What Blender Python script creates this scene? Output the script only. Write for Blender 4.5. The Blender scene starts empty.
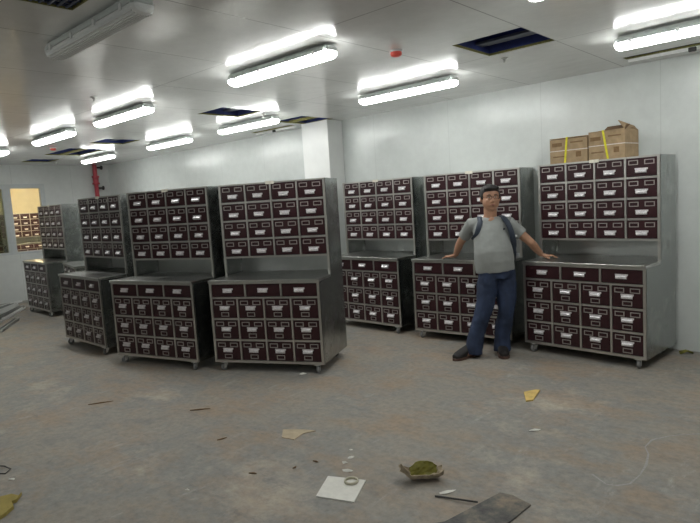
import bpy, bmesh, math, random
from mathutils import Vector, Matrix, Euler
R = math.radians
S = bpy.context.scene
COL = S.collection
random.seed(7)

# ------------------------------------------------------------------ camera, world, exposure
cam_d = bpy.data.cameras.new('camera')
cam = bpy.data.objects.new('camera', cam_d)
COL.objects.link(cam)
cam_d.sensor_width = 36.0
cam_d.lens = 29.881
cam_d.clip_start = 0.05
cam_d.clip_end = 100
cam.matrix_world = (Matrix.Translation((0, 0, 1.589)) @ Matrix.Rotation(R(42.8), 4, 'Z')
                    @ Matrix.Rotation(R(90 - 5.942), 4, 'X') @ Matrix.Rotation(R(-3.5227), 4, 'Z'))
S.camera = cam
w = bpy.data.worlds.new('world'); S.world = w
w.use_nodes = True
w.node_tree.nodes['Background'].inputs[0].default_value = (0.05, 0.055, 0.06, 1)
w.node_tree.nodes['Background'].inputs[1].default_value = 0.3
S.view_settings.view_transform = 'Standard'
S.view_settings.look = 'None'
S.view_settings.gamma = 1.0
S.view_settings.use_curve_mapping = False
S.view_settings.exposure = 1.42
LAMP = 11.0          # strength of every lit tube cover
WARM = 85.0          # strength of the warm lamps in the room behind the window

# ------------------------------------------------------------------ materials
def new_mat(name):
    m = bpy.data.materials.new(name); m.use_nodes = True
    nt = m.node_tree
    return m, nt, nt.nodes['Principled BSDF']

def noise(nt, scale, detail=4, rough=0.5, vec=None, stretch=None):
    tc = nt.nodes.new('ShaderNodeTexCoord')
    mp = nt.nodes.new('ShaderNodeMapping')
    if stretch: mp.inputs['Scale'].default_value = stretch
    nt.links.new(tc.outputs['Object'], mp.inputs[0])
    n = nt.nodes.new('ShaderNodeTexNoise')
    n.inputs['Scale'].default_value = scale
    n.inputs['Detail'].default_value = detail
    n.inputs['Roughness'].default_value = rough
    nt.links.new(mp.outputs[0], n.inputs['Vector'])
    return n

def ramp(nt, src, stops):
    r = nt.nodes.new('ShaderNodeValToRGB')
    e = r.color_ramp.elements
    e[0].position, e[0].color = stops[0][0], (*stops[0][1], 1)
    e[1].position, e[1].color = stops[-1][0], (*stops[-1][1], 1)
    for p, c in stops[1:-1]:
        k = e.new(p); k.color = (*c, 1)
    nt.links.new(src, r.inputs[0])
    return r

def bump(nt, b, src, strength, dist=0.01):
    bp = nt.nodes.new('ShaderNodeBump')
    bp.inputs['Strength'].default_value = strength
    bp.inputs['Distance'].default_value = dist
    nt.links.new(src, bp.inputs['Height'])
    nt.links.new(bp.outputs[0], b.inputs['Normal'])
    return bp

def simple(name, col, rough=0.5, metal=0.0, nscale=30, var=0.12, bmp=0.0, stretch=None, spec=0.5):
    m, nt, b = new_mat(name)
    n = noise(nt, nscale, 4, 0.6, stretch=stretch)
    c0 = tuple(max(0, c * (1 - var)) for c in col); c1 = tuple(min(1, c * (1 + var)) for c in col)
    r = ramp(nt, n.outputs['Fac'], [(0.3, c0), (0.7, c1)])
    nt.links.new(r.outputs[0], b.inputs['Base Color'])
    b.inputs['Roughness'].default_value = rough
    b.inputs['Metallic'].default_value = metal
    b.inputs['Specular IOR Level'].default_value = spec
    if bmp: bump(nt, b, n.outputs['Fac'], bmp, 0.004)
    return m

def emis(name, col, strength):
    m, nt, b = new_mat(name)
    b.inputs['Base Color'].default_value = (0.8, 0.8, 0.8, 1)
    b.inputs['Emission Color'].default_value = (*col, 1)
    b.inputs['Emission Strength'].default_value = strength
    b.inputs['Roughness'].default_value = 0.3
    return m

def steel(name, col, rough, stretch, r2=0.12, aniso=0.4):
    m, nt, b = new_mat(name)
    n = noise(nt, 60, 3, 0.6, stretch=stretch)
    g = noise(nt, 2.2, 5, 0.6)
    mix = nt.nodes.new('ShaderNodeMix'); mix.data_type = 'FLOAT'
    mix.inputs[0].default_value = 0.6
    nt.links.new(n.outputs['Fac'], mix.inputs[2]); nt.links.new(g.outputs['Fac'], mix.inputs[3])
    r = ramp(nt, mix.outputs[0], [(0.3, tuple(c * 0.82 for c in col)), (0.7, tuple(c * 1.15 for c in col))])
    nt.links.new(r.outputs[0], b.inputs['Base Color'])
    mr = nt.nodes.new('ShaderNodeMapRange')
    mr.inputs['To Min'].default_value = rough - r2 / 2; mr.inputs['To Max'].default_value = rough + r2
    nt.links.new(mix.outputs[0], mr.inputs[0]); nt.links.new(mr.outputs[0], b.inputs['Roughness'])
    b.inputs['Metallic'].default_value = 1.0
    b.inputs['Anisotropic'].default_value = aniso
    bump(nt, b, n.outputs['Fac'], 0.06, 0.001)
    return m

def line_mask(nt, axis, off, period, half):
    """1 on a thin line every `period` metres along an object axis"""
    tc = nt.nodes.new('ShaderNodeTexCoord'); sp = nt.nodes.new('ShaderNodeSeparateXYZ')
    nt.links.new(tc.outputs['Object'], sp.inputs[0])
    a = nt.nodes.new('ShaderNodeMath'); a.operation = 'ADD'; a.inputs[1].default_value = -off + period * 50 + period / 2
    nt.links.new(sp.outputs[axis], a.inputs[0])
    mo = nt.nodes.new('ShaderNodeMath'); mo.operation = 'MODULO'; mo.inputs[1].default_value = period
    nt.links.new(a.outputs[0], mo.inputs[0])
    su = nt.nodes.new('ShaderNodeMath'); su.operation = 'SUBTRACT'; su.inputs[1].default_value = period / 2
    nt.links.new(mo.outputs[0], su.inputs[0])
    ab = nt.nodes.new('ShaderNodeMath'); ab.operation = 'ABSOLUTE'; nt.links.new(su.outputs[0], ab.inputs[0])
    lt = nt.nodes.new('ShaderNodeMath'); lt.operation = 'LESS_THAN'; lt.inputs[1].default_value = half
    nt.links.new(ab.outputs[0], lt.inputs[0])
    return lt.outputs[0]

def panel_mat(name, col, rough, seams, nstr, nscale=1.3, seam_dark=0.7, stretch=None):
    m, nt, b = new_mat(name)
    n = noise(nt, nscale, 3, 0.5, stretch=stretch)
    d = noise(nt, 7, 5, 0.7)
    r = ramp(nt, d.outputs['Fac'], [(0.25, tuple(c * 0.93 for c in col)), (0.75, tuple(min(1, c * 1.04) for c in col))])
    masks = [line_mask(nt, *s) for s in seams]
    cur = masks[0]
    for k in masks[1:]:
        mx = nt.nodes.new('ShaderNodeMath'); mx.operation = 'MAXIMUM'
        nt.links.new(cur, mx.inputs[0]); nt.links.new(k, mx.inputs[1]); cur = mx.outputs[0]
    mi = nt.nodes.new('ShaderNodeMix'); mi.data_type = 'RGBA'
    nt.links.new(cur, mi.inputs[0]); nt.links.new(r.outputs[0], mi.inputs[6])
    mi.inputs[7].default_value = (*[c * seam_dark for c in col], 1)
    nt.links.new(mi.outputs[2], b.inputs['Base Color'])
    b.inputs['Roughness'].default_value = rough
    # sheet waviness plus the groove of each seam
    su = nt.nodes.new('ShaderNodeMath'); su.operation = 'MULTIPLY_ADD'
    nt.links.new(cur, su.inputs[0]); su.inputs[1].default_value = -0.15; nt.links.new(n.outputs['Fac'], su.inputs[2])
    bump(nt, b, su.outputs[0], nstr, 0.05)
    return m

M = {}
M['wall'] = panel_mat('white_wall_panel', (0.66, 0.695, 0.68), 0.24, [(0, -1.55, 1.15, 0.004)], 0.04, seam_dark=0.88)
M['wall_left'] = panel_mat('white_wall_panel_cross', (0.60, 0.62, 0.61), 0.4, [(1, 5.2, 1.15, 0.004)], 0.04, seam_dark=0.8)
M['ceil'] = panel_mat('ceiling_panel', (0.80, 0.805, 0.79), 0.15, [(0, -1.87, 0.95, 0.0045), (1, 2.79, 1.68, 0.0045)], 0.11, 1.9, 0.55, stretch=(1.0, 1.9, 1))
M['column'] = simple('column_paint', (0.80, 0.81, 0.80), 0.3, nscale=4, var=0.03)
M['cream'] = simple('cream_paint', (0.80, 0.74, 0.58), 0.7, nscale=5, var=0.06)
M['frame_white'] = simple('window_frame_paint', (0.50, 0.53, 0.54), 0.35, nscale=12, var=0.05)
M['steel_v'] = steel('brushed_steel_side', (0.42, 0.435, 0.425), 0.23, (1, 25, 25), 0.14)
M['steel_f'] = steel('brushed_steel_frame', (0.58, 0.57, 0.54), 0.38, (1, 20, 20))
M['steel_top'] = steel('brushed_steel_counter', (0.55, 0.55, 0.53), 0.26, (1, 30, 30))
M['steel_back'] = steel('brushed_steel_back', (0.44, 0.455, 0.45), 0.32, (1, 30, 30))
M['maroon'] = simple('maroon_drawer', (0.032, 0.0090, 0.0120), 0.36, nscale=18, var=0.25, spec=0.35)
M['handle'] = simple('bright_pull', (0.78, 0.76, 0.78), 0.38, 0.55, nscale=90, var=0.25)
M['label_frame'] = simple('label_frame_metal', (0.46, 0.43, 0.41), 0.45, 0.7, nscale=80, var=0.15)
M['plate'] = simple('maker_plate_cream', (0.75, 0.72, 0.62), 0.4, nscale=50)
M['caster'] = simple('caster_metal', (0.62, 0.62, 0.60), 0.4, 0.6, nscale=60)
M['rubber'] = simple('grey_rubber', (0.16, 0.16, 0.16), 0.6, nscale=60)
M['white_plastic'] = simple('white_plastic', (0.82, 0.84, 0.84), 0.35, nscale=40, var=0.04)
M['grey_plastic'] = simple('grey_plastic', (0.60, 0.64, 0.63), 0.45, nscale=40, var=0.06)
M['lamp_on'] = emis('lit_tube_cover', (0.985, 1.0, 0.965), LAMP)
M['warm_on'] = emis('warm_tube_cover', (1.0, 0.80, 0.50), WARM)
M['red'] = simple('red_paint', (0.46, 0.07, 0.09), 0.35, nscale=30)
M['red_plastic'] = simple('red_plastic', (0.75, 0.10, 0.07), 0.35, nscale=30)
M['dark_iron'] = simple('dark_iron', (0.05, 0.05, 0.05), 0.5, 0.6)
M['foam'] = simple('yellow_foam_core', (0.22, 0.21, 0.075), 0.9, nscale=80, var=0.3, bmp=0.4)
M['void'] = simple('dark_blue_void', (0.035, 0.055, 0.22), 0.8, nscale=6, var=0.4)
M['duct'] = simple('slate_duct', (0.11, 0.13, 0.19), 0.5, nscale=10)
M['flap'] = simple('white_flap', (0.75, 0.76, 0.74), 0.3, nscale=10, var=0.03)
M['kraft'] = simple('kraft_cardboard', (0.37, 0.265, 0.155), 0.85, nscale=14, var=0.2, bmp=0.15)
M['kraft_dark'] = simple('kraft_print', (0.20, 0.12, 0.055), 0.85, nscale=40, var=0.2)
M['kraft_in'] = simple('kraft_inside', (0.16, 0.095, 0.05), 0.9, nscale=14, var=0.2)
M['yellow_strap'] = simple('yellow_strap', (0.75, 0.68, 0.03), 0.45, nscale=40)
M['white_strap'] = simple('white_strap', (0.72, 0.66, 0.60), 0.5, nscale=40)
M['alu'] = simple('aluminium_profile', (0.72, 0.73, 0.72), 0.4, 0.25, nscale=30, var=0.12, stretch=(1, 12, 12))
M['alu_dark'] = simple('dull_aluminium', (0.34, 0.35, 0.34), 0.5, 0.5, nscale=30, var=0.15)
M['paper'] = simple('white_paper', (0.72, 0.71, 0.66), 0.7, nscale=25, var=0.06)
M['tan'] = simple('tan_card', (0.44, 0.36, 0.25), 0.8, nscale=20, var=0.15)
M['mustard'] = simple('mustard_foam', (0.34, 0.27, 0.07), 0.8, nscale=16, var=0.2)
M['mustard_light'] = simple('ochre_foam', (0.56, 0.40, 0.13), 0.8, nscale=16, var=0.2)
M['olive'] = simple('olive_foil', (0.20, 0.19, 0.03), 0.5, nscale=30, var=0.25)
M['beige_wrap'] = simple('beige_wrap', (0.42, 0.35, 0.25), 0.7, nscale=30, var=0.2)
M['slate'] = simple('dirty_dark_sheet', (0.085, 0.083, 0.076), 0.55, nscale=7, var=0.9)
M['ring'] = simple('cream_plastic', (0.55, 0.52, 0.40), 0.4, nscale=40)
M['skin'] = simple('skin', (0.45, 0.245, 0.155), 0.5, nscale=25, var=0.08)
M['lips'] = simple('lips', (0.33, 0.12, 0.10), 0.5)
M['hair'] = simple('black_hair', (0.012, 0.010, 0.010), 0.5, nscale=140, var=0.5, bmp=0.6, stretch=(1, 1, 0.2))
M['shirt'] = simple('grey_tee_cotton', (0.29, 0.305, 0.295), 0.9, nscale=9, var=0.07, bmp=0.25)
M['logo'] = simple('dark_chest_logo', (0.03, 0.035, 0.05), 0.8)
M['denim'] = simple('blue_denim', (0.019, 0.032, 0.072), 0.85, nscale=7, var=0.45, bmp=0.5, stretch=(1, 1, 0.6))
M['bag'] = simple('navy_nylon', (0.030, 0.042, 0.065), 0.6, nscale=80, var=0.2)
M['shoe'] = simple('black_shoe', (0.014, 0.012, 0.013), 0.55)
M['sole'] = simple('brown_sole', (0.10, 0.055, 0.042), 0.7)
M['white_eye'] = simple('eye_white', (0.6, 0.58, 0.55), 0.3)
M['black'] = simple('black_plastic', (0.01, 0.01, 0.01), 0.35)
M['wire'] = simple('black_cable', (0.015, 0.015, 0.015), 0.5)

def glass_mat(name, col, alpha_mix):
    m, nt, b = new_mat(name)
    b.inputs['Base Color'].default_value = (*col, 1)
    b.inputs['Roughness'].default_value = 0.05
    b.inputs['Transmission Weight'].default_value = 0.0
    tr = nt.nodes.new('ShaderNodeBsdfTransparent'); tr.inputs[0].default_value = (*col, 1)
    mx = nt.nodes.new('ShaderNodeMixShader'); mx.inputs[0].default_value = alpha_mix
    n = noise(nt, 3, 2)
    fr = nt.nodes.new('ShaderNodeFresnel'); fr.inputs[0].default_value = 1.45
    ad = nt.nodes.new('ShaderNodeMath'); ad.operation = 'ADD'; ad.inputs[1].default_value = alpha_mix
    gl = nt.nodes.new('ShaderNodeBsdfGlossy'); gl.inputs['Roughness'].default_value = 0.04
    nt.links.new(fr.outputs[0], ad.inputs[0]); nt.links.new(ad.outputs[0], mx.inputs[0])
    nt.links.new(tr.outputs[0], mx.inputs[1]); nt.links.new(gl.outputs[0], mx.inputs[2])
    nt.links.new(mx.outputs[0], nt.nodes['Material Output'].inputs[0])
    return m
M['glass'] = glass_mat('window_glass', (0.93, 0.95, 0.93), 0.0)
M['glass_dull'] = glass_mat('dull_window_glass', (0.45, 0.50, 0.45), 0.06)  # darker green-grey tint than the other pane
M['clear_cover'] = simple('unlit_ribbed_cover', (0.86, 0.89, 0.89), 0.12, 0.0, nscale=60, var=0.06, stretch=(0.3, 8, 8), spec=0.9)

m_, nt_, b_ = new_mat('worn_dark_sheet')
n_ = noise(nt_, 5.5, 8, 0.7)
r_ = ramp(nt_, n_.outputs['Fac'], [(0.38, (0.035, 0.036, 0.038)), (0.50, (0.10, 0.095, 0.085)), (0.62, (0.24, 0.19, 0.135))])
nt_.links.new(r_.outputs[0], b_.inputs['Base Color']); b_.inputs['Roughness'].default_value = 0.5
bump(nt_, b_, n_.outputs['Fac'], 0.4, 0.004)
M['slate'] = m_

def floor_mat():
    m, nt, b = new_mat('dusty_concrete')
    big = noise(nt, 0.9, 8, 0.68)
    r1 = ramp(nt, big.outputs['Fac'], [(0.34, (0.165, 0.168, 0.165)), (0.45, (0.275, 0.248, 0.212)), (0.54, (0.225, 0.222, 0.210)), (0.66, (0.40, 0.355, 0.295))])
    warm = noise(nt, 1.7, 7, 0.7, stretch=(1.0, 1.6, 1))
    rw = ramp(nt, warm.outputs['Fac'], [(0.47, (0, 0, 0)), (0.66, (0.75, 0.75, 0.75))])
    m1 = nt.nodes.new('ShaderNodeMix'); m1.data_type = 'RGBA'
    nt.links.new(rw.outputs[0], m1.inputs[0]); nt.links.new(r1.outputs[0], m1.inputs[6]); m1.inputs[7].default_value = (0.31, 0.225, 0.155, 1)
    fine = noise(nt, 22, 8, 0.75)
    rf = ramp(nt, fine.outputs['Fac'], [(0.28, (0.70, 0.70, 0.72)), (0.5, (1, 1, 1)), (0.72, (1.22, 1.22, 1.2))])
    m2 = nt.nodes.new('ShaderNodeMix'); m2.data_type = 'RGBA'; m2.blend_type = 'MULTIPLY'; m2.inputs[0].default_value = 1
    nt.links.new(m1.outputs[2], m2.inputs[6]); nt.links.new(rf.outputs[0], m2.inputs[7])
    # pale trowel and dust smears
    sm = noise(nt, 2.6, 8, 0.8, stretch=(3.2, 0.8, 1))
    rs = ramp(nt, sm.outputs['Fac'], [(0.57, (0, 0, 0)), (0.72, (0.6, 0.6, 0.6))])
    m3 = nt.nodes.new('ShaderNodeMix'); m3.data_type = 'RGBA'
    nt.links.new(rs.outputs[0], m3.inputs[0]); nt.links.new(m2.outputs[2], m3.inputs[6]); m3.inputs[7].default_value = (0.44, 0.43, 0.41, 1)
    # dark scuffs
    dk = noise(nt, 3.3, 6, 0.75, stretch=(0.8, 2.6, 1))
    rd = ramp(nt, dk.outputs['Fac'], [(0.57, (0, 0, 0)), (0.74, (0.65, 0.65, 0.65))])
    m4 = nt.nodes.new('ShaderNodeMix'); m4.data_type = 'RGBA'
    nt.links.new(rd.outputs[0], m4.inputs[0]); nt.links.new(m3.outputs[2], m4.inputs[6]); m4.inputs[7].default_value = (0.12, 0.12, 0.125, 1)
    nt.links.new(m4.outputs[2], b.inputs['Base Color'])
    mr = nt.nodes.new('ShaderNodeMapRange'); mr.inputs['To Min'].default_value = 0.42; mr.inputs['To Max'].default_value = 0.75
    nt.links.new(big.outputs['Fac'], mr.inputs[0]); nt.links.new(mr.outputs[0], b.inputs['Roughness'])
    bump(nt, b, fine.outputs['Fac'], 0.25, 0.004)
    return m
M['floor'] = floor_mat()

# ------------------------------------------------------------------ mesh helpers
def box(bm, x0, x1, y0, y1, z0, z1, bev=0.0, seg=1):
    vs = [bm.verts.new((x, y, z)) for z in (z0, z1) for y in (y0, y1) for x in (x0, x1)]
    f = [(0, 2, 3, 1), (4, 5, 7, 6), (0, 1, 5, 4), (2, 6, 7, 3), (0, 4, 6, 2), (1, 3, 7, 5)]
    fs = [bm.faces.new([vs[i] for i in q]) for q in f]
    if bev:
        es = list({e for fc in fs for e in fc.edges})
        bmesh.ops.bevel(bm, geom=es, offset=bev, segments=seg, affect='EDGES', profile=0.5)
    return vs

def prism(bm, pts, z0, z1, M4=None):
    """closed outline pts (x, y) extruded from z0 to z1"""
    a = [bm.verts.new((x, y, z0)) for x, y in pts]; b_ = [bm.verts.new((x, y, z1)) for x, y in pts]
    n = len(pts)
    bm.faces.new(a[::-1]); bm.faces.new(b_)
    for i in range(n): bm.faces.new((a[i], a[(i + 1) % n], b_[(i + 1) % n], b_[i]))
    if M4: bmesh.ops.transform(bm, matrix=M4, verts=a + b_)

def lathe(bm, prof, seg=20, M4=None):
    """profile of (radius, z)"""
    rings = []; allv = []
    for r, z in prof:
        ring = [bm.verts.new((r * math.cos(2 * math.pi * i / seg), r * math.sin(2 * math.pi * i / seg), z)) for i in range(seg)]
        rings.append(ring); allv += ring
    for a, b_ in zip(rings, rings[1:]):
        for i in range(seg): bm.faces.new((a[i], a[(i + 1) % seg], b_[(i + 1) % seg], b_[i]))
    bm.faces.new(rings[0][::-1]); bm.faces.new(rings[-1])
    if M4: bmesh.ops.transform(bm, matrix=M4, verts=allv)

def loft(bm, pts, rad, side=(1, 0, 0), seg=16, ends=True):
    """tube through pts; rad entries are r or (r_side, r_other)"""
    pts = [Vector(p) for p in pts]; rings = []
    sd = Vector(side)
    for i, p in enumerate(pts):
        t = (pts[min(i + 1, len(pts) - 1)] - pts[max(i - 1, 0)]).normalized()
        s = (sd - t * sd.dot(t))
        if s.length < 1e-3: s = t.orthogonal()
        s.normalize(); o = t.cross(s)
        r = rad[i]; ra, rb = r if isinstance(r, tuple) else (r, r)
        rings.append([bm.verts.new(p + s * ra * math.cos(2 * math.pi * k / seg) + o * rb * math.sin(2 * math.pi * k / seg)) for k in range(seg)])
    for a, b_ in zip(rings, rings[1:]):
        for k in range(seg): bm.faces.new((a[k], a[(k + 1) % seg], b_[(k + 1) % seg], b_[k]))
    if ends:
        for ring, p, d in ((rings[0], pts[0], -1), (rings[-1], pts[-1], 1)):
            bm.faces.new(ring[::-1] if d < 0 else ring)
    return rings

def ball(bm, c, r, seg=16, M4=None):
    r3 = r if isinstance(r, (tuple, list)) else (r, r, r)
    mt = Matrix.Translation(c) @ (M4 or Matrix.Identity(4)) @ Matrix.Diagonal((*r3, 1))
    bmesh.ops.create_uvsphere(bm, u_segments=seg, v_segments=max(6, seg // 2), radius=1, matrix=mt)

def obj(name, bm, mat, parent=None, smooth=False, mats=None):
    me = bpy.data.meshes.new(name)
    bmesh.ops.recalc_face_normals(bm, faces=bm.faces)
    bm.to_mesh(me); bm.free()
    if mats:
        for k in mats: me.materials.append(k)
    else: me.materials.append(mat)
    if smooth:
        for p in me.polygons: p.use_smooth = True
    o = bpy.data.objects.new(name, me); COL.objects.link(o)
    if parent: o.parent = parent
    return o

def thing(name, label, cat, loc=(0, 0, 0), rz=0.0, group=None):
    o = bpy.data.objects.new(name, None); COL.objects.link(o)
    o.empty_display_size = 0.1
    o.location = loc; o.rotation_euler = (0, 0, rz)
    return tag(o, label, cat, group)

def tag(o, label, cat, group=None, kind=None):
    o['label'] = label; o['category'] = cat
    if group: o['group'] = group
    if kind: o['kind'] = kind
    return o

def struct(name, bm, mat, label=None, parent=None, smooth=False):
    o = obj(name, bm, mat, parent, smooth)
    if not parent: o['kind'] = 'structure'
    if label: o['label'] = label
    return o

def copy_tree(o, parent=None, skip=()):
    c = o.copy(); COL.objects.link(c); c.parent = parent
    for ch in list(o.children):
        if ch.name.split('.')[0] in skip: continue
        copy_tree(ch, c, skip)
    return c

def at(o, loc, rz, label, group=None):
    o.location = loc; o.rotation_euler = (0, 0, rz); o['label'] = label
    if group: o['group'] = group
    return o

# ------------------------------------------------------------------ room shell
XL, XR, YB, YF, ZC = -12.7, 3.0, 6.02, -3.5, 2.70

bm = bmesh.new(); box(bm, XL - 8.1, XR + 0.1, YF - 0.1, YB + 4.2, -0.12, 0.0)
struct('floor', bm, M['floor'], 'bare grey and brown dusty concrete floor')
bm = bmesh.new(); box(bm, XL - 0.1, XR + 0.1, YB, YB + 0.1, 0, ZC + 0.6)
struct('wall_back', bm, M['wall'], 'white glossy panel wall behind the cabinets')
bm = bmesh.new(); box(bm, XR, XR + 0.1, YF, YB, 0, ZC + 0.6)
struct('wall_right', bm, M['wall_left'], 'white panel wall to the right of the camera')
bm = bmesh.new(); box(bm, XL - 0.1, XR + 0.1, YF - 0.1, YF, 0, ZC + 0.6)
struct('wall_front', bm, M['wall'], 'white panel wall behind the camera')

# left wall with two window openings
W1 = (3.05, 3.89); W2 = (3.97, 4.59); WZ0, WZ1 = 0.95, 2.27
bm = bmesh.new()
x0, x1 = XL - 0.10, XL
box(bm, x0, x1, YF, W1[0], 0, ZC + .6)
box(bm, x0, x1, W2[1], YB, 0, ZC + .6)
box(bm, x0, x1, W1[0], W2[1], 0, WZ0)
box(bm, x0, x1, W1[0], W2[1], WZ1, ZC + .6)
struct('wall_left', bm, M['wall_left'], 'white panel end wall with a window')
def window(n, y0, y1, glass, label):
    bm = bmesh.new(); f = 0.035
    box(bm, XL - .07, XL + .012, y0 - .01, y1 + .01, WZ1 - f, WZ1 + .012); box(bm, XL - .07, XL + .012, y0 - .01, y1 + .01, WZ0 - .012, WZ0 + f)
    box(bm, XL - .07, XL + .012, y0 - .01, y0 + f, WZ0 + f, WZ1 - f); box(bm, XL - .07, XL + .012, y1 - f, y1 + .01, WZ0 + f, WZ1 - f)
    o = struct('window_%d' % n, bm, M['frame_white'], label)
    bm = bmesh.new(); box(bm, XL - .04, XL - .034, y0 + f, y1 - f, WZ0 + f, WZ1 - f)
    obj('pane', bm, glass, o)
window(1, *W1, M['glass_dull'], 'left window with a dull pane')
window(2, *W2, M['glass'], 'right window looking into a warm lit room')
bm = bmesh.new(); box(bm, XL - .09, XL + .016, W1[1] + .01, W2[0] - .01, WZ0 - .012, WZ1 + .012)
struct('trim_1', bm, M['frame_white'], 'grey post between the two windows')
bm = bmesh.new(); box(bm, XL, XL + 0.02, W2[1] + .01, W2[1] + .05, WZ0 - .02, WZ1 + .05); box(bm, XL, XL + 0.02, W1[0], W2[1] + .05, WZ1 + .012, WZ1 + .05)
struct('trim_2', bm, M['frame_white'], 'grey trim around the windows')

# room behind the window
AX = XL - 8.0
bm = bmesh.new(); box(bm, AX - .1, AX, 0.5, 10, 0, ZC); struct('wall_next_room', bm, M['cream'], 'cream wall of the warm lit room behind the window')
bm = bmesh.new(); box(bm, AX, XL - .1, .4, .5, 0, ZC); struct('wall_next_room_near', bm, M['cream'])
bm = bmesh.new(); box(bm, AX, XL - .1, 10, 10.1, 0, ZC); struct('wall_next_room_far', bm, M['cream'])
bm = bmesh.new(); box(bm, AX, XL - .1, .5, 10, ZC, ZC + .08); struct('ceiling_next_room', bm, M['cream'])

# ceiling, with the square service openings left out of it
HOLES = [(-2.43, -1.87, 3.89, 4.46, 'nearest open ceiling hatch with a navy void, beside the sprinkler head', 0),
         (-5.92, -5.42, 3.93, 4.52, 'open ceiling hatch above the middle cabinets, plain navy inside', 0),
         (-6.05, -5.50, 5.20, 5.80, 'open ceiling hatch beside the white column with a yellow foam strip', 1),
         (-8.95, -8.35, 3.98, 4.52, 'open ceiling hatch between the lit lamps left of centre', 0),
         (-10.75, -9.65, 3.98, 4.60, 'long double ceiling hatch with olive foam edges near the far smoke alarm', 1),
         (-12.1, -11.5, 4.05, 4.55, 'farthest open ceiling hatch near the window wall', 0),
         (-3.26, -2.60, 0.85, 1.44, 'ceiling grille opening above the unlit lamp', 2),
         (-1.75, -0.70, 5.60, 5.72, 'narrow open ceiling slot behind the rightmost lamp', 0),
         (-7.10, -6.20, 5.62, 5.72, 'narrow open ceiling slot left of the white column', 0)]
def ceiling():
    xs = sorted({XL, XR} | {h[0] for h in HOLES} | {h[1] for h in HOLES})
    ys = sorted({YF, YB} | {h[2] for h in HOLES} | {h[3] for h in HOLES})
    bm = bmesh.new(); cache = {}
    def V(x, y, z):
        k = (x, y, z)
        if k not in cache: cache[k] = bm.verts.new(k)
        return cache[k]
    T = 0.02
    inside = lambda x, y: any(h[0] < x < h[1] and h[2] < y < h[3] for h in HOLES)
    nx, ny = len(xs) - 1, len(ys) - 1
    solid = [[not inside((xs[i] + xs[i + 1]) / 2, (ys[j] + ys[j + 1]) / 2) for j in range(ny)] for i in range(nx)]
    for i in range(nx):
        for j in range(ny):
            a, b_, c, d = xs[i], xs[i + 1], ys[j], ys[j + 1]
            if solid[i][j]:
                bm.faces.new((V(a, c, ZC), V(a, d, ZC), V(b_, d, ZC), V(b_, c, ZC)))
                bm.faces.new((V(a, c, ZC + T), V(b_, c, ZC + T), V(b_, d, ZC + T), V(a, d, ZC + T)))
            for di, dj, p, q in ((-1, 0, (a, c), (a, d)), (1, 0, (b_, d), (b_, c)), (0, -1, (b_, c), (a, c)), (0, 1, (a, d), (b_, d))):
                ii, jj = i + di, j + dj
                nb = solid[ii][jj] if 0 <= ii < nx and 0 <= jj < ny else False
                if solid[i][j] and not nb:
                    bm.faces.new((V(*p, ZC), V(*q, ZC), V(*q, ZC + T), V(*p, ZC + T)))
    return bm
struct('ceiling', ceiling(), M['ceil'], 'glossy light grey panel ceiling')
bm = bmesh.new(); box(bm, XL, XR, YF, YB, ZC + .55, ZC + .60)
struct('ceiling_slab', bm, M['void'])

for (a, b_, c, d, lab, kind) in HOLES:
    h = thing('ceiling_hatch', lab, 'hatch', ((a + b_) / 2, (c + d) / 2, ZC), 0)
    hx, hy = (b_ - a) / 2, (d - c) / 2
    bm = bmesh.new(); t = 0.004
    box(bm, -hx, -hx + t, -hy, hy, .002, .02); box(bm, hx - t, hx, -hy, hy, .002, .02)
    box(bm, -hx + t, hx - t, -hy, -hy + t, .002, .02); box(bm, -hx + t, hx - t, hy - t, hy, .002, .02)
    obj('foam_edge', bm, M['foam'], h)
    bm = bmesh.new(); g = .01
    for q in ((-hx - g, -hx, -hy - g, hy + g), (hx, hx + g, -hy - g, hy + g), (-hx, hx, -hy - g, -hy), (-hx, hx, hy, hy + g)):
        box(bm, *q, .0205, .30)
    box(bm, -hx - g, hx + g, -hy - g, hy + g, .30, .31)
    obj('void_liner', bm, M['void'], h)
    if kind == 0 and hy > .2:
        bm = bmesh.new(); box(bm, -hx, hx, hy * .25, hy * .62, .055, .075, .003)
        obj('duct', bm, M['duct'], h)
    if kind == 1:
        bm = bmesh.new()
        box(bm, -hx + t, hx - t, -.03, .06, .01, .03)
        obj('foam_strip', bm, M['foam'], h)
    if kind == 2:
        bm = bmesh.new()
        for k in range(13): box(bm, -hx + t, hx - t, -hy + t + k * (2 * hy - .02) / 12.5, -hy + t + k * (2 * hy - .02) / 12.5 + .012, .006, .014)
        for k in range(13): box(bm, -hx + t + k * (2 * hx - .02) / 12.5, -hx + t + k * (2 * hx - .02) / 12.5 + .012, -hy + t, hy - t, .014, .022)
        obj('grille', bm, M['duct'], h)
    if hy < .2:
        bm = bmesh.new(); box(bm, -hx * .98, hx, hy + .004, hy + .028, -.022, -.001)
        obj('hanging_flap', bm, M['flap'], h)
        bm = bmesh.new(); box(bm, -.03, .03, hy - .02, hy + .003, -.040, -.004, .004)
        obj('latch', bm, M['dark_iron'], h)

# column against the back wall
bm = bmesh.new(); box(bm, -6.08, -5.57, 5.73, YB, 0, ZC, .006, 2)
struct('trim_3', bm, M['column'], 'white square column against the back wall')

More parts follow.
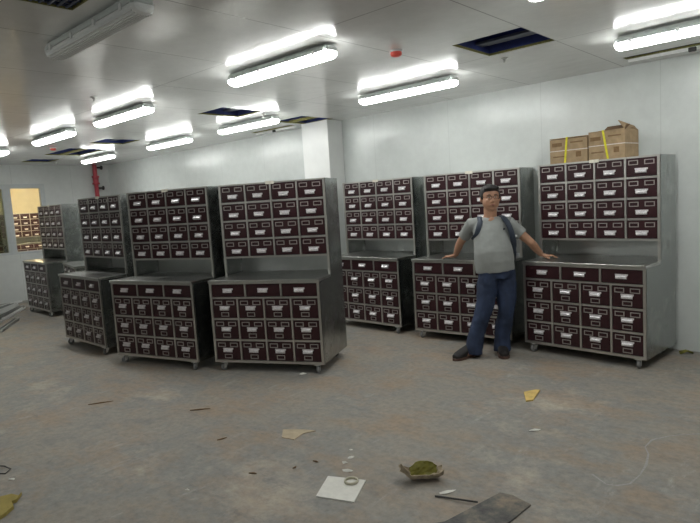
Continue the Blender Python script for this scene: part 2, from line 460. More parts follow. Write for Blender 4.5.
# ------------------------------------------------------------------ ceiling lamps
def lamp(lit=True, mat=None):
    L = 1.17; h = thing('ceiling_lamp', '', 'lamp', (0, 0, 0), 0, 'tube lamps on the ceiling')
    # base tray
    bm = bmesh.new()
    pr = [(-.045, 0), (.045, 0), (.062, -.025), (.068, -.048), (-.068, -.048), (-.062, -.025)]
    a = [[bm.verts.new((x, y, z)) for y, z in pr] for x in (-L / 2 + .03, L / 2 - .03)]
    bm.faces.new(a[0]); bm.faces.new(a[1][::-1])
    for i in range(6): bm.faces.new((a[0][i], a[0][(i + 1) % 6], a[1][(i + 1) % 6], a[1][i]))
    obj('housing', bm, M['grey_plastic'], h)
    # cover, half an ellipse in section with rounded ends
    bm = bmesh.new(); n = 12; rings = []
    for x, s in ((-L / 2, .55), (-L / 2 + .012, .85), (-L / 2 + .035, 1), (L / 2 - .035, 1), (L / 2 - .012, .85), (L / 2, .55)):
        ring = []
        for k in range(n + 1):
            t = math.pi * k / n
            ring.append(bm.verts.new((x, -.066 * s * math.cos(t), -.050 - .046 * s * math.sin(t) ** .8)))
        rings.append(ring)
    for p, q in zip(rings, rings[1:]):
        for k in range(n): bm.faces.new((p[k], p[k + 1], q[k + 1], q[k]))
        bm.faces.new((p[n], p[0], q[0], q[n]))
    bm.faces.new(rings[0]); bm.faces.new(rings[-1][::-1])
    c = obj('cover', bm, mat or (M['lamp_on'] if lit else M['clear_cover']), h, smooth=False)
    if not lit:
        bm = bmesh.new()
        for k in range(9):
            y = -.056 + k * .014
            z = -.05 - .046 * max(0, 1 - (y / .07) ** 2) ** .4
            box(bm, -L / 2 + .04, L / 2 - .04, y - .0022, y + .0022, z - .003, z + .004)
        obj('ribs', bm, M['white_plastic'], c)
    for s in (-.46, -.15, .15, .46):
        for e in (-1, 1):
            bm = bmesh.new(); y = e * .071
            box(bm, s - .012, s + .012, y - .004, y + .004, -.064, -.030, .002)
            obj('clip', bm, M['white_plastic'], h)
    for s in (-1, 1):
        bm = bmesh.new(); box(bm, s * (L / 2 - .016) - .014, s * (L / 2 - .016) + .014, -.05, .05, -.047, -.012, .006)
        obj('end_cap', bm, M['grey_plastic'], h)
    for ch in h.children: ch.location.z = -.014
    for s in (-.35, .35):
        bm = bmesh.new(); box(bm, s - .02, s + .02, -.03, .03, -.0155, -.0005)
        obj('bracket', bm, M['grey_plastic'], h)
    return h
on = lamp(True); off = lamp(False)
ZL = ZC
at(off, (-3.35, 1.59, ZL), 0, 'unlit tube lamp with a clear ribbed cover, nearest at top left')
spots = [(-3.46, 3.06, 'lit tube lamp nearest the camera, large at upper centre'),
         (-6.04, 3.08, 'lit tube lamp second from the camera in the left row'),
         (-7.96, 3.09, 'lit tube lamp left of centre, third in the left row'),
         (-10.30, 3.06, 'lit tube lamp at the far left edge of the photo'),
         (-3.55, 4.80, 'lit tube lamp above the man, right of the column'),
         (-6.11, 4.80, 'lit tube lamp left of the column beside a square hatch'),
         (-8.14, 4.86, 'lit tube lamp above the left cabinets, between hatches'),
         (-10.61, 4.86, 'farthest lit tube lamp, above the red fire pipe'),
         (-0.95, 4.77, 'lit tube lamp at the right edge above the cardboard boxes'),
         (-0.86, 3.10, 'lit tube lamp touching the top edge of the photo'),
         (-5.10, -0.30, 'added fill tube lamp out of frame behind the camera on the left'),  # added unseen lamp, brightens the ceiling and cabinet fronts
         (-0.90, -0.30, 'added fill tube lamp out of frame directly above the camera')]  # second added fill lamp, also out of frame
for i, (x, y, lab) in enumerate(spots):
    o = on if i == 0 else copy_tree(on)
    at(o, (x, y, ZL), 0, lab)
for wx, y in ((AX + 2.9, 4.4), (AX + 2.9, 6.8), (XL - 1.7, 1.9)):  # last one is added out of view to throw warm light on the farthest cabinet
    o = lamp(True, M['warm_on']); at(o, (wx, y, ZL), R(90), 'unseen warm lamp placed in the room behind the window', 'warm lamps behind the window')

# sprinklers and smoke alarms
def sprinkler(x, y, lab):
    t = thing('sprinkler', lab, 'sprinkler', (x, y, ZC), 0, 'ceiling sprinklers')
    bm = bmesh.new(); lathe(bm, [(.03, 0), (.03, -.006), (.012, -.008), (.012, -.018), (.005, -.020), (.005, -.034)], 12); obj('stem', bm, M['caster'], t)
    bm = bmesh.new(); lathe(bm, [(.004, -.034), (.016, -.035), (.016, -.037), (.004, -.038)], 12); obj('deflector', bm, M['caster'], t)
sprinkler(-2.384, 4.63, 'small sprinkler beside the nearest navy hatch')
sprinkler(-5.477, 2.53, 'small sprinkler left of the large lit lamp')
sprinkler(-5.60, 4.66, 'small sprinkler at the lit lamp near the column')
sprinkler(-12.0, 4.66, 'small sprinkler near the window wall')
def alarm(x, y, lab):
    t = thing('smoke_alarm', lab, 'smoke alarm', (x, y, ZC), 0, 'red smoke alarms')
    bm = bmesh.new(); lathe(bm, [(.050, 0), (.050, -.008), (.044, -.010), (.03, -.012)], 24); obj('base', bm, M['white_plastic'], t, True)
    bm = bmesh.new(); lathe(bm, [(.043, -.008), (.045, -.022), (.040, -.036), (.022, -.044), (.004, -.046)], 24); obj('cap', bm, M['red_plastic'], t, True)
alarm(-2.77, 3.65, 'red smoke alarm right of the large lit lamp')
alarm(-9.63, 3.72, 'red smoke alarm at far left beside the double hatch')

# red fire pipe by the far corner
t = thing('fire_pipe', 'red fire pipe with valves on the window wall near the corner', 'pipe', (XL + .10, 5.68, 0), 0)
bm = bmesh.new(); lathe(bm, [(.045, 0.005), (.045, 2.30)], 16); lathe(bm, [(.045, 2.44), (.045, ZC)], 16); obj('pipe', bm, M['red'], t, True)
bm = bmesh.new(); lathe(bm, [(.075, 2.28), (.075, 2.31), (.055, 2.32), (.06, 2.42), (.075, 2.43), (.075, 2.46)], 16); obj('valve_body', bm, M['red'], t, True)
for z in (2.20, 2.64):
    bm = bmesh.new(); lathe(bm, [(.02, 0), (.02, .1), (.045, .105), (.045, .13)], 12, Matrix.Translation((0, .03, z)) @ Matrix.Rotation(R(-90), 4, 'X')); obj('valve_knob', bm, M['dark_iron'], t, True)

# ------------------------------------------------------------------ the medicine cabinet
W, D, YU, ZB, ZT, H = 1.150, .70, .330, .087, .900, 1.826
def bar_frame(w, h, t, d, y):
    bm = bmesh.new()
    box(bm, -w / 2, w / 2, y - d, y, h / 2 - t, h / 2); box(bm, -w / 2, w / 2, y - d, y, -h / 2, -h / 2 + t)
    box(bm, -w / 2, -w / 2 + t, y - d, y, -h / 2 + t, h / 2 - t); box(bm, w / 2 - t, w / 2, y - d, y, -h / 2 + t, h / 2 - t)
    return bm
def mesh_of(bm, name, mat):
    o = obj(name, bm, mat); me = o.data; bpy.data.objects.remove(o); return me
FR = mesh_of(bar_frame(.083, .042, .0070, .005, 0), 'label_frame', M['label_frame'])
def pull():
    bm = bmesh.new()
    # back plate with slanted upper corners and the cup projecting from it
    pts = [(-.056, .022), (.056, .022), (.054, .006), (.046, .003), (.045, -.022), (-.045, -.022), (-.046, .003), (-.054, .006)]
    prism(bm, pts, 0, .003, Matrix.Rotation(R(90), 4, 'X'))
    prof = [(0.0, .006), (-.010, .005), (-.015, -.001), (-.016, -.010), (-.013, -.019), (0.0, -.021)]
    pr0 = [bm.verts.new((-.046, y - .003, z)) for y, z in prof]; pr1 = [bm.verts.new((.046, y - .003, z)) for y, z in prof]
    bm.faces.new(pr0); bm.faces.new(pr1[::-1])
    for i in range(6): bm.faces.new((pr0[i], pr0[(i + 1) % 6], pr1[(i + 1) % 6], pr1[i]))
    return bm
HD = mesh_of(pull(), 'handle', M['handle'])
def drawer_mesh(w, h):
    bm = bmesh.new(); box(bm, -w / 2, w / 2, -.002, .20, -h / 2, h / 2)
    bmesh.ops.bevel(bm, geom=[e for e in bm.edges if all(v.co.y < 0 for v in e.verts)], offset=.003, segments=1, affect='EDGES')
    return mesh_of(bm, 'drawer', M['maroon'])

def part(name, me, parent, loc, rot=None):
    o = bpy.data.objects.new(name, me); COL.objects.link(o); o.parent = parent; o.location = loc
    if rot: o.rotation_euler = rot
    return o

def make_cabinet():
    t = thing('medicine_cabinet', '', 'cabinet', (0, 0, 0), 0, 'steel drawer cabinets in the room')
    s = .018
    # L shaped side panels, one piece each from castor to top
    for x0 in (0, W - s):
        bm = bmesh.new()
        prof = [(0.002, ZB), (D, ZB), (D, H), (YU + .002, H), (YU + .002, ZT), (0.002, ZT - .03), ]
        va = [bm.verts.new((x0, y, z)) for y, z in prof]; vb = [bm.verts.new((x0 + s, y, z)) for y, z in prof]
        bm.faces.new(va); bm.faces.new(vb[::-1])
        for i in range(len(prof)): bm.faces.new((va[i], va[(i + 1) % len(prof)], vb[(i + 1) % len(prof)], vb[i]))
        obj('side_panel', bm, M['steel_v'], t)
    bm = bmesh.new(); box(bm, s, W - s, D - .012, D, ZB, H - .004); obj('back_panel', bm, M['steel_back'], t)
    bm = bmesh.new(); box(bm, s, W - s, .02, D - .012, ZB, ZB + .015); obj('bottom_panel', bm, M['steel_back'], t)
    bm = bmesh.new(); box(bm, s, W - s, YU + .004, D - .012, H - .016, H - .002); obj('top_panel', bm, M['steel_top'], t)
    bm = bmesh.new(); box(bm, s, W - s, YU + .004, D - .012, 1.077, 1.088); obj('shelf', bm, M['steel_back'], t)
    # counter slab
    bm = bmesh.new(); box(bm, -.003, W + .003, -.012, YU + .002, ZT - .028, ZT, .003, 2); box(bm, s, W - s, YU + .0025, D - .012, ZT - .028, ZT - .0005)
    obj('counter', bm, M['steel_top'], t)
    # lower grid of rails
    r0 = .024; cw4 = (W - 2 * r0 - 3 * .018) / 4; cw3 = (W - 2 * r0 - 2 * .018) / 3
    LR = [(.111, .301), (.319, .509), (.527, .717)]; TR_ = (.735, .860)
    bm = bmesh.new(); f0, f1 = 0, .02
    box(bm, 0, r0, f0, f1, ZB, ZT - .028); box(bm, W - r0, W, f0, f1, ZB, ZT - .028)
    for z0, z1 in ((ZB, .111), (.301, .319), (.509, .527), (.717, .735), (.860, ZT - .028)): box(bm, r0, W - r0, f0, f1, z0, z1)
    for z0, z1 in LR:
        for k in range(3): x = r0 + (k + 1) * cw4 + k * .018; box(bm, x, x + .018, f0, f1, z0, z1)
    for k in range(2): x = r0 + (k + 1) * cw3 + k * .018; box(bm, x, x + .018, f0, f1, *TR_)
    obj('lower_frame', bm, M['steel_f'], t)
    # upper grid of rails
    UR = [(1.095, 1.261), (1.279, 1.445), (1.463, 1.629), (1.647, 1.813)]
    bm = bmesh.new(); f0, f1 = YU, YU + .02
    box(bm, 0, r0, f0, f1, ZT, H); box(bm, W - r0, W, f0, f1, ZT, H)
    for z0, z1 in ((1.077, 1.095), (1.261, 1.279), (1.445, 1.463), (1.629, 1.647), (1.813, H)): box(bm, r0, W - r0, f0, f1, z0, z1)
    for z0, z1 in UR:
        for k in range(3): x = r0 + (k + 1) * cw4 + k * .018; box(bm, x, x + .018, f0, f1, z0, z1)
    obj('upper_frame', bm, M['steel_f'], t)
    # drawers
    g = .003
    mu = drawer_mesh(cw4 - 2 * g, .166 - 2 * g); ml = drawer_mesh(cw4 - 2 * g, .190 - 2 * g); mt = drawer_mesh(cw3 - 2 * g, .125 - 2 * g)
    rr = random.Random(3)
    for z0, z1 in UR:
        for k in range(4):
            d = part('drawer', mu, t, (r0 + cw4 / 2 + k * (cw4 + .018), YU + .0045 + rr.uniform(-.002, .002), (z0 + z1) / 2))
            part('handle', HD, d, (0, -.002, -.030))
            for sx in (-1, 1): part('label_frame', FR, d, (sx * .068, -.002, .042))
    for z0, z1 in LR:
        for k in range(4):
            d = part('drawer', ml, t, (r0 + cw4 / 2 + k * (cw4 + .018), .0045 + rr.uniform(-.002, .002), (z0 + z1) / 2))
            part('handle', HD, d, (0, -.002, .004))
            for sx in (-1, 1): part('label_frame', FR, d, (sx * .066, -.002, .056))
            part('label_frame', FR, d, (0, -.002, -.057))
    for k in range(3):
        d = part('drawer', mt, t, (r0 + cw3 / 2 + k * (cw3 + .018), .0045, (TR_[0] + TR_[1]) / 2))
        part('handle', HD, d, (0, -.002, 0))
    bm = bmesh.new(); box(bm, W * .5 - .045, W * .5 + .045, YU - .003, YU + .001, H - .024, H + .006); obj('maker_plate', bm, M['plate'], t)
    # castors
    br = None
    for i, (cx, cy, a) in enumerate(((.09, .040, 65), (W - .075, .040, 110), (.09, D - .07, 70), (W - .09, D - .07, 10))):
        bm = bmesh.new()
        box(bm, -.04, .04, -.035, .035, ZB - .006, ZB - .0005)
        lathe(bm, [(.016, ZB - .016), (.016, ZB - .006)], 12)
        for sx in (-1, 1):
            va = [(-.022, ZB - .012), (.022, ZB - .012), (.022 - .03, .026), (-.03, .026)]
            p0 = [bm.verts.new((x, sx * .016, z)) for x, z in va]; p1 = [bm.verts.new((x, sx * .019, z)) for x, z in va]
            bm.faces.new(p0); bm.faces.new(p1[::-1])
            for q in range(4): bm.faces.new((p0[q], p0[(q + 1) % 4], p1[(q + 1) % 4], p1[q]))
        box(bm, -.022, .022, -.019, .019, ZB - .017, ZB - .012)
        c = obj('caster', bm, M['caster'], t); c.location = (cx, cy, 0); c.rotation_euler = (0, 0, R(a))
        bm = bmesh.new(); lathe(bm, [(.010, -.012), (.026, -.015), (.036, -.010), (.036, .010), (.026, .015), (.010, .012)], 20, Matrix.Translation((-.016, 0, .0362)) @ Matrix.Rotation(R(90), 4, 'X'))
        obj('wheel', bm, M['rubber'], c, True)
    return t
cab = make_cabinet()
CABS = [((-2.606, 5.305, 0), -5.0, 'rightmost steel cabinet of maroon drawers, with two cardboard boxes on top'),
        ((-3.90, 5.235, 0), 3.6, 'steel cabinet of maroon drawers directly behind the standing man'),
        ((-5.272, 5.30, 0), -1.6, 'steel cabinet of maroon drawers along the back wall, left of the man'),
        ((-4.850, 3.188, 0), 25.0, 'nearest steel cabinet of the left group, its right side fully in view'),
        ((-6.098, 2.79, 0), 14.9, 'second cabinet of the left group, just left of the nearest one'),
        ((-7.667, 2.862, 0), -.5, 'third cabinet of the left group, narrow in view with a dark niche'),
        ((-9.58, 3.66, 0), -14.0, 'cabinet mostly hidden behind the third one, only its counter corner showing'),
        ((-11.12, 3.58, 0), -2.5, 'farthest steel cabinet, standing before the window')]
for i, (p, a, lab) in enumerate(CABS):
    o = cab if i == 0 else copy_tree(cab)
    at(o, p, R(a), lab, 'steel drawer cabinets in the room')
for i, y in enumerate((3.4, 4.62, 5.84, 7.06)):
    o = copy_tree(cab, None, ('label_frame', 'maker_plate', 'wheel')) if i == 0 else copy_tree(nxt)
    if i == 0:
        nxt = o
    at(o, (AX + 1.3, y, -.05), R(90), 'drawer cabinet seen through the window in the warm lit room', 'cabinets in the room behind the window')
    o.location.z = 0

# ------------------------------------------------------------------ cartons on the right cabinet
CP = Matrix.Translation((-2.606, 5.305, 0)) @ Matrix.Rotation(R(-5.0), 4, 'Z')
def carton(x0, wd, y0, dp, hh, lab, rz, open_top):
    p = CP @ Vector((x0 + wd / 2, y0 + dp / 2, H))
    t = thing('cardboard_box', lab, 'box', p, R(-5.0 + rz), 'cardboard boxes on the right cabinet')
    hx, hy = wd / 2, dp / 2; th = .006
    bm = bmesh.new()
    box(bm, -hx, hx, -hy, hy, 0.001, th); box(bm, -hx, hx, -hy, -hy + th, th, hh); box(bm, -hx, hx, hy - th, hy, th, hh)
    box(bm, -hx, -hx + th, -hy + th, hy - th, th, hh); box(bm, hx - th, hx, -hy + th, hy - th, th, hh)
    for v in bm.verts:
        if abs(v.co.z - hh) < 1e-5: v.co.z += random.uniform(-.003, .003)
    obj('body', bm, M['kraft'], t)
    if open_top:
        bm = bmesh.new(); box(bm, -hx, hx, -hy, -hy + th, hh - .001, hh + th + .004)
        vs = box(bm, -hx, hx * .5, -hy, -hy + dp * .49, hh + .004, hh + .004 + th); obj('flap', bm, M['kraft'], t)
        bm = bmesh.new(); vs = box(bm, -hx * .9, hx, 0, th, 0, dp * .42)
        bmesh.ops.transform(bm, verts=vs, matrix=Matrix.Translation((0, hy - th, hh)) @ Matrix.Rotation(R(80), 4, 'X')); obj('flap', bm, M['kraft'], t)
        bm = bmesh.new(); vs = box(bm, 0, th, -hy + .02, hy - .01, 0, .11)
        for v in vs:
            if v.co.y > 0 and v.co.z > .05: v.co.z *= .45
        bmesh.ops.transform(bm, verts=vs, matrix=Matrix.Translation((hx - th, 0, hh - .004)) @ Matrix.Rotation(R(-35), 4, 'Y')); obj('flap', bm, M['kraft'], t)
        bm = bmesh.new(); vs = box(bm, -hx * .2, hx, 0, th, 0, .11)
        bmesh.ops.transform(bm, verts=vs, matrix=Matrix.Translation((0, -hy + .001, hh - .002)) @ Matrix.Rotation(R(-62), 4, 'X')); obj('flap', bm, M['kraft_in'], t)
    else:
        for sg in (-1, 1):
            bm = bmesh.new(); a, b_ = (-hy, -.004) if sg < 0 else (.004, hy)
            vs = box(bm, -hx, hx, a, b_, hh + .0045, hh + .0045 + th)
            obj('flap', bm, M['kraft'], t)
    # straps hug the box, a hair outside it
    e = .002
    bm = bmesh.new(); z = hh * .50; sl = .008
    top = hh + .012
    box(bm, -hx - e, hx + e, -hy - e, -hy - .0002, z, z + sl); box(bm, -hx - e, hx + e, hy + .0002, hy + e, z, z + sl)
    box(bm, -hx - e, -hx - .0002, -hy, hy, z, z + sl); box(bm, hx + .0002, hx + e, -hy, hy, z, z + sl)
    obj('white_band', bm, M['white_strap'], t, )
    bm = bmesh.new(); x = -.01 if not open_top else -.03; sh = -.015 if not open_top else .03
    vs = box(bm, x - .010, x + .010, -hy - e * 1.6, -hy - e * .9, .002, top)
    for v in vs: v.co.x += sh * (1 - v.co.z / top) * 1.5
    box(bm, x - .010, x + .010, -hy - e * 1.6, hy * .6, top, top + .002)
    obj('yellow_band', bm, M['yellow_strap'], t)
    # printed marks
    for (px, pz, pw, ph) in ((-.6, .70, .10, .035), (.55, .22, .05, .05), (.45, .80, .12, .012), (-.5, .25, .12, .012)):
        bm = bmesh.new(); box(bm, px * hx - pw / 2, px * hx + pw / 2, -hy - .0008, -hy - .0001, pz * hh, pz * hh + ph)
        obj('printed_mark', bm, M['kraft_dark'], t)
    return t
carton(.125, .365, YU + .02, .27, .232, 'lower closed cardboard box with a yellow strap, left of the pair on the cabinet', 3, False)
carton(.515, .340, YU + .03, .27, .252, 'taller cardboard box with open flaps at its right end, right of the pair', -3, True)

# ------------------------------------------------------------------ the man
PX, PY = -2.839, 4.949
man = thing('person', 'person in a grey tee, blue jeans and glasses leaning both hands on the counters', 'person', (PX, PY, 0), R(42.8))
def remesh(o, vox, sm=6):
    m = o.modifiers.new('remesh', 'REMESH'); m.mode = 'VOXEL'; m.voxel_size = vox; m.use_smooth_shade = True
    s = o.modifiers.new('smooth', 'SMOOTH'); s.factor = .5; s.iterations = sm
    return o
SR, SL = Vector((-.050, .175, 1.290)), Vector((.275, .065, 1.280))     # shoulder joints, image left and right
ER, WR = Vector((-.140, .40, 1.085)), Vector((-.150, .585, .955))
EL, WL = Vector((.470, .010, 1.085)), Vector((.600, .125, .955))
bm = bmesh.new()
sd = (.95, -.31, 0)
# torso (inside the tee) and hips
loft(bm, [(.135, .04, .80), (.130, .05, .92), (.115, .07, 1.05), (.11, .10, 1.18), (.11, .12, 1.27), (.11, .12, 1.33), (.11, .115, 1.36)],
     [(.165, .115), (.170, .125), (.165, .125), (.165, .110), (.150, .095), (.09, .075), (.055, .06)], sd, 24)
# neck and head
loft(bm, [(.11, .12, 1.31), (.112, .105, 1.38), (.112, .10, 1.44)], [.066, .062, .064], seg=20)
HC = Vector((.113, .085, 1.535))
HRt = Matrix.Rotation(R(-3), 4, 'Z')
ball(bm, HC + Vector((0, .012, .028)), (.086, .094, .094), 28)
ball(bm, HC + Vector((0, -.012, -.045)), (.079, .080, .082), 28)
ball(bm, HC + Vector((0, -.045, -.098)), (.042, .034, .026), 16)
loft(bm, [HC + Vector((0, -.088, .012)), HC + Vector((0, -.098, -.012)), HC + Vector((0, -.108, -.030)), HC + Vector((0, -.092, -.040))], [.008, .010, .015, .010], seg=10)
for s in (-1, 1):
    ball(bm, HC + Vector((s * .014, -.094, -.033)), (.010, .011, .009), 10)
    ball(bm, HC + Vector((s * .089, .012, -.008)), (.012, .022, .034), 12)
    ball(bm, HC + Vector((s * .040, -.062, -.028)), (.026, .022, .022), 12)
    ball(bm, HC + Vector((s * .030, -.076, .026)), (.024, .012, .008), 10)
ball(bm, HC + Vector((0, -.090, -.062)), (.024, .010, .007), 12)
ball(bm, HC + Vector((0, -.086, -.073)), (.019, .010, .007), 12)
# arms
def arm(bm, S_, E_, W_, f=1.0):
    a = S_; pts = [a, a.lerp(E_, .35), a.lerp(E_, .7), E_, E_.lerp(W_, .3), E_.lerp(W_, .7), W_]
    loft(bm, pts, [.055, .050, .044, .040, .041, .033, .027], seg=16)
arm(bm, SR, ER, WR); arm(bm, SL, EL, WL)
# hands: palm, four unequal fingers and a thumb, laid on the counter
def hand(bm, Wr, fwd, inner, zc):
    fwd = Vector(fwd).normalized(); inner = Vector(inner).normalized(); up = Vector((0, 0, 1))
    k0 = Wr + fwd * .035; k0.z = zc + .036
    k1 = Wr + fwd * .085; k1.z = zc + .026
    loft(bm, [Wr, k0, k1], [(.028, .022), (.038, .018), (.041, .014)], inner, 16)
    for j, (off, ln, r) in enumerate(((.030, .072, .0092), (.010, .080, .0095), (-.010, .074, .0092), (-.029, .060, .0082))):
        b0 = k1 + inner * off - fwd * .015; sp = fwd + inner * off * 4.5; sp.normalize()
        p1 = b0 + sp * (.015 + ln * .42) + up * .006; p2 = b0 + sp * (.015 + ln * .75); p2.z = zc + r + .006; p3 = b0 + sp * (.015 + ln); p3.z = zc + r
        loft(bm, [b0, p1, p2, p3], [r, r * .97, r * .9, r * .75], seg=10); ball(bm, p3, r * .8, 8)
    t0 = Wr + fwd * .025 + inner * .022; t0.z = zc + .032
    t1 = t0 + inner * .030 + fwd * .020; t1.z = zc + .022
    t2 = t1 + inner * .016 + fwd * .026; t2.z = zc + .0105
    loft(bm, [t0, t1, t2], [.014, .0115, .009], seg=10); ball(bm, t2, .009, 8)
hand(bm, WR, (-.62, .55, 0), (.75, .60, 0), ZT + .004)
hand(bm, WL, (.95, .12, 0), (-.12, -.95, 0), ZT + .004)
# legs and feet cores inside jeans and shoes
HR, HL = Vector((.065, .05, .84)), Vector((.215, .04, .84))
KR, KL = Vector((-.012, .010, .46)), Vector((.214, .02, .46))
AR, AL = Vector((-.115, .010, .09)), Vector((.172, .05, .09))
for h_, k_, a_ in ((HR, KR, AR), (HL, KL, AL)):
    loft(bm, [h_, h_.lerp(k_, .5), k_, k_.lerp(a_, .35), a_, a_ + Vector((0, 0, -.03))], [.085, .070, .052, .052, .036, .036], seg=16)
loft(bm, [AR + Vector((.01, .02, -.045)), (-.20, -.035, .045), (-.30, -.08, .035)], [.034, .032, .024], seg=12)
loft(bm, [AL + Vector((.0, .03, -.045)), (.160, -.03, .045), (.150, -.11, .035)], [.034, .034, .026], seg=12)
body = remesh(obj('body', bm, M['skin'], man, True), .0055, 4)

# tee
bm = bmesh.new()
loft(bm, [(.125, .045, .825), (.122, .045, .86), (.118, .042, .93), (.112, .045, 1.00), (.114, .070, 1.10), (.112, .10, 1.20), (.112, .12, 1.275), (.112, .125, 1.325), (.112, .125, 1.352)],
     [(.186, .140), (.188, .147), (.190, .160), (.186, .160), (.177, .146), (.174, .128), (.168, .106), (.132, .090), (.080, .070)], sd, 32)
loft(bm, [(.02, .16, 1.295), SR + Vector((-.005, 0, 0)), SR.lerp(ER, .42), SR.lerp(ER, .62)], [.062, .066, .062, .063], seg=20)
loft(bm, [(.20, .09, 1.295), SL + Vector((.005, 0, 0)), SL.lerp(EL, .42), SL.lerp(EL, .60)], [.062, .067, .064, .066], seg=20)
tee = remesh(obj('tee', bm, M['shirt'], man, True), .007, 4)
# neckline skin opening: collar band and a shallow V of skin
bm = bmesh.new()
loft(bm, [(.112, .117, 1.335), (.112, .112, 1.352)], [(.071, .066), (.066, .062)], seg=24); obj('collar', bm, M['shirt'], man, True)
bm = bmesh.new(); ball(bm, (.108, .040, 1.315), (.034, .016, .036), 16); obj('neck_opening', bm, M['skin'], body, True)
bm = bmesh.new(); ball(bm, (.205, -.033, 1.235), (.009, .007, .011), 12); obj('chest_logo', bm, M['logo'], tee, True)
# jeans
bm = bmesh.new()
loft(bm, [(.135, .045, .915), (.138, .045, .84), (.140, .045, .76)], [(.165, .120), (.176, .130), (.174, .124)], sd, 24)
loft(bm, [(.060, .045, .82), (.040, .035, .68), (.015, .015, .54), (-.015, .0, .44), (-.062, .005, .30), (-.102, .006, .17), (-.120, .004, .075), (-.124, .0, .030)],
     [(.098, .112), (.098, .106), (.088, .096), (.082, .088), (.077, .084), (.080, .086), (.086, .100), (.084, .100)], seg=22)
loft(bm, [(.218, .035, .82), (.222, .035, .68), (.218, .025, .54), (.213, .02, .44), (.190, .04, .30), (.176, .048, .17), (.170, .048, .075), (.168, .044, .030)],
     [(.100, .112), (.098, .106), (.090, .096), (.083, .088), (.079, .084), (.078, .084), (.082, .096), (.080, .096)], seg=22)
jeans = remesh(obj('jeans', bm, M['denim'], man, True), .007, 3)
dt = bpy.data.textures.new('denim_folds', 'CLOUDS'); dt.noise_scale = .09
dm = jeans.modifiers.new('folds', 'DISPLACE'); dm.texture = dt; dm.strength = .022; dm.mid_level = .5
dt2 = bpy.data.textures.new('tee_folds', 'CLOUDS'); dt2.noise_scale = .13
dm = tee.modifiers.new('folds', 'DISPLACE'); dm.texture = dt2; dm.strength = .014; dm.mid_level = .5
# shoes
def shoe(heel, toe, lab=None):
    h = Vector(heel); tt = Vector(toe); d = (tt - h).normalized()
    bm = bmesh.new()
    P = lambda s, z: h.lerp(tt, s) + Vector((0, 0, z))
    loft(bm, [P(-.02, .045), P(.10, .064), P(.35, .064), P(.62, .052), P(.85, .042), P(1.0, .034)], [(.032, .042), (.042, .064), (.046, .062), (.052, .050), (.049, .038), (.030, .026)], d.cross(Vector((0, 0, 1))), 20)
    loft(bm, [P(.20, .06), P(.30, .11)], [(.044, .05), (.042, .048)], d.cross(Vector((0, 0, 1))), 16)
    s_ = remesh(obj('shoe', bm, M['shoe'], man, True), .006, 3)
    bm = bmesh.new(); sdv = d.cross(Vector((0, 0, 1)))
    out = []
    for s, w_ in ((-.04, .020), (.0, .034), (.12, .040), (.4, .042), (.65, .049), (.85, .046), (.97, .032), (1.04, .012)): out.append((s, w_ * 1.08))
    pts = [h.lerp(tt, s) + sdv * w_ for s, w_ in out] + [h.lerp(tt, s) - sdv * w_ for s, w_ in out[::-1]]
    prism(bm, [(p.x, p.y) for p in pts], .001, .024); obj('sole', bm, M['sole'], s_)
shoe((-.085, .080, 0), (-.335, -.110, 0)); shoe((.170, .120, 0), (.142, -.150, 0))
# hair cap
bm = bmesh.new()
ball(bm, HC + Vector((0, .022, .042)), (.096, .098, .092), 28)
ball(bm, HC + Vector((0, -.045, .092)), (.076, .047, .032), 20)
for s in (-1, 1): ball(bm, HC + Vector((s * .084, .012, .022)), (.013, .040, .045), 14)
hair = remesh(obj('hair', bm, M['hair'], man, True), .006, 2)
# trim the cap off the forehead: keep only what lies above or behind the hairline
bm2 = bmesh.new(); bm2.from_mesh(hair.data)
for v in bm2.verts:
    r_ = v.co - HC
    if r_.z < .058 and r_.y < -.030: v.co.y = HC.y - .030 + (r_.y + .030) * .25
    if r_.z < -.030 and r_.y < .05: v.co.z = HC.z - .030
bm2.to_mesh(hair.data); bm2.free()
# face details
for s in (-1, 1):
    bm = bmesh.new(); ball(bm, HC + Vector((s * .031, -.077, .006)), (.013, .010, .0055), 14); e_ = obj('eye', bm, M['white_eye'], body, True)
    bm = bmesh.new(); ball(bm, HC + Vector((s * .031, -.0855, .006)), (.0055, .003, .0052), 10); obj('iris', bm, M['black'], e_, True) if False else obj('iris', bm, M['black'], e_, True)
    bm = bmesh.new(); loft(bm, [HC + Vector((s * .016, -.088, .026)), HC + Vector((s * .034, -.086, .031)), HC + Vector((s * .050, -.074, .026))], [(.004, .0035)] * 3, (0, 0, 1), 8); obj('eyebrow', bm, M['hair'], body, True)
bm = bmesh.new(); loft(bm, [HC + Vector((-.022, -.094, -.067)), HC + Vector((0, -.100, -.066)), HC + Vector((.022, -.094, -.067))], [(.003, .003), (.006, .004), (.003, .003)], (0, 0, 1), 10); obj('lips', bm, M['lips'], body, True)
# glasses
g = bmesh.new()
for s in (-1, 1):
    c = HC + Vector((s * .033, -.100, .004)); n = 20
    pts = [c + Vector((.025 * math.copysign(abs(math.cos(a)) ** .6, math.cos(a)), 0, .015 * math.copysign(abs(math.sin(a)) ** .6, math.sin(a)))) for a in [2 * math.pi * k / n for k in range(n + 1)]]
    loft(g, pts, [.0014] * (n + 1), (0, 1, 0), 6)
    loft(g, [c + Vector((s * .025, 0, .006)), c + Vector((s * .046, .012, .006)), c + Vector((s * .050, .09, .002)), c + Vector((s * .050, .12, -.012))], [.0015] * 4, seg=6)
loft(g, [HC + Vector((-.010, -.100, .008)), HC + Vector((0, -.104, .010)), HC + Vector((.010, -.100, .008))], [.0013] * 3, seg=6)
obj('glasses', g, M['black'], man, True)

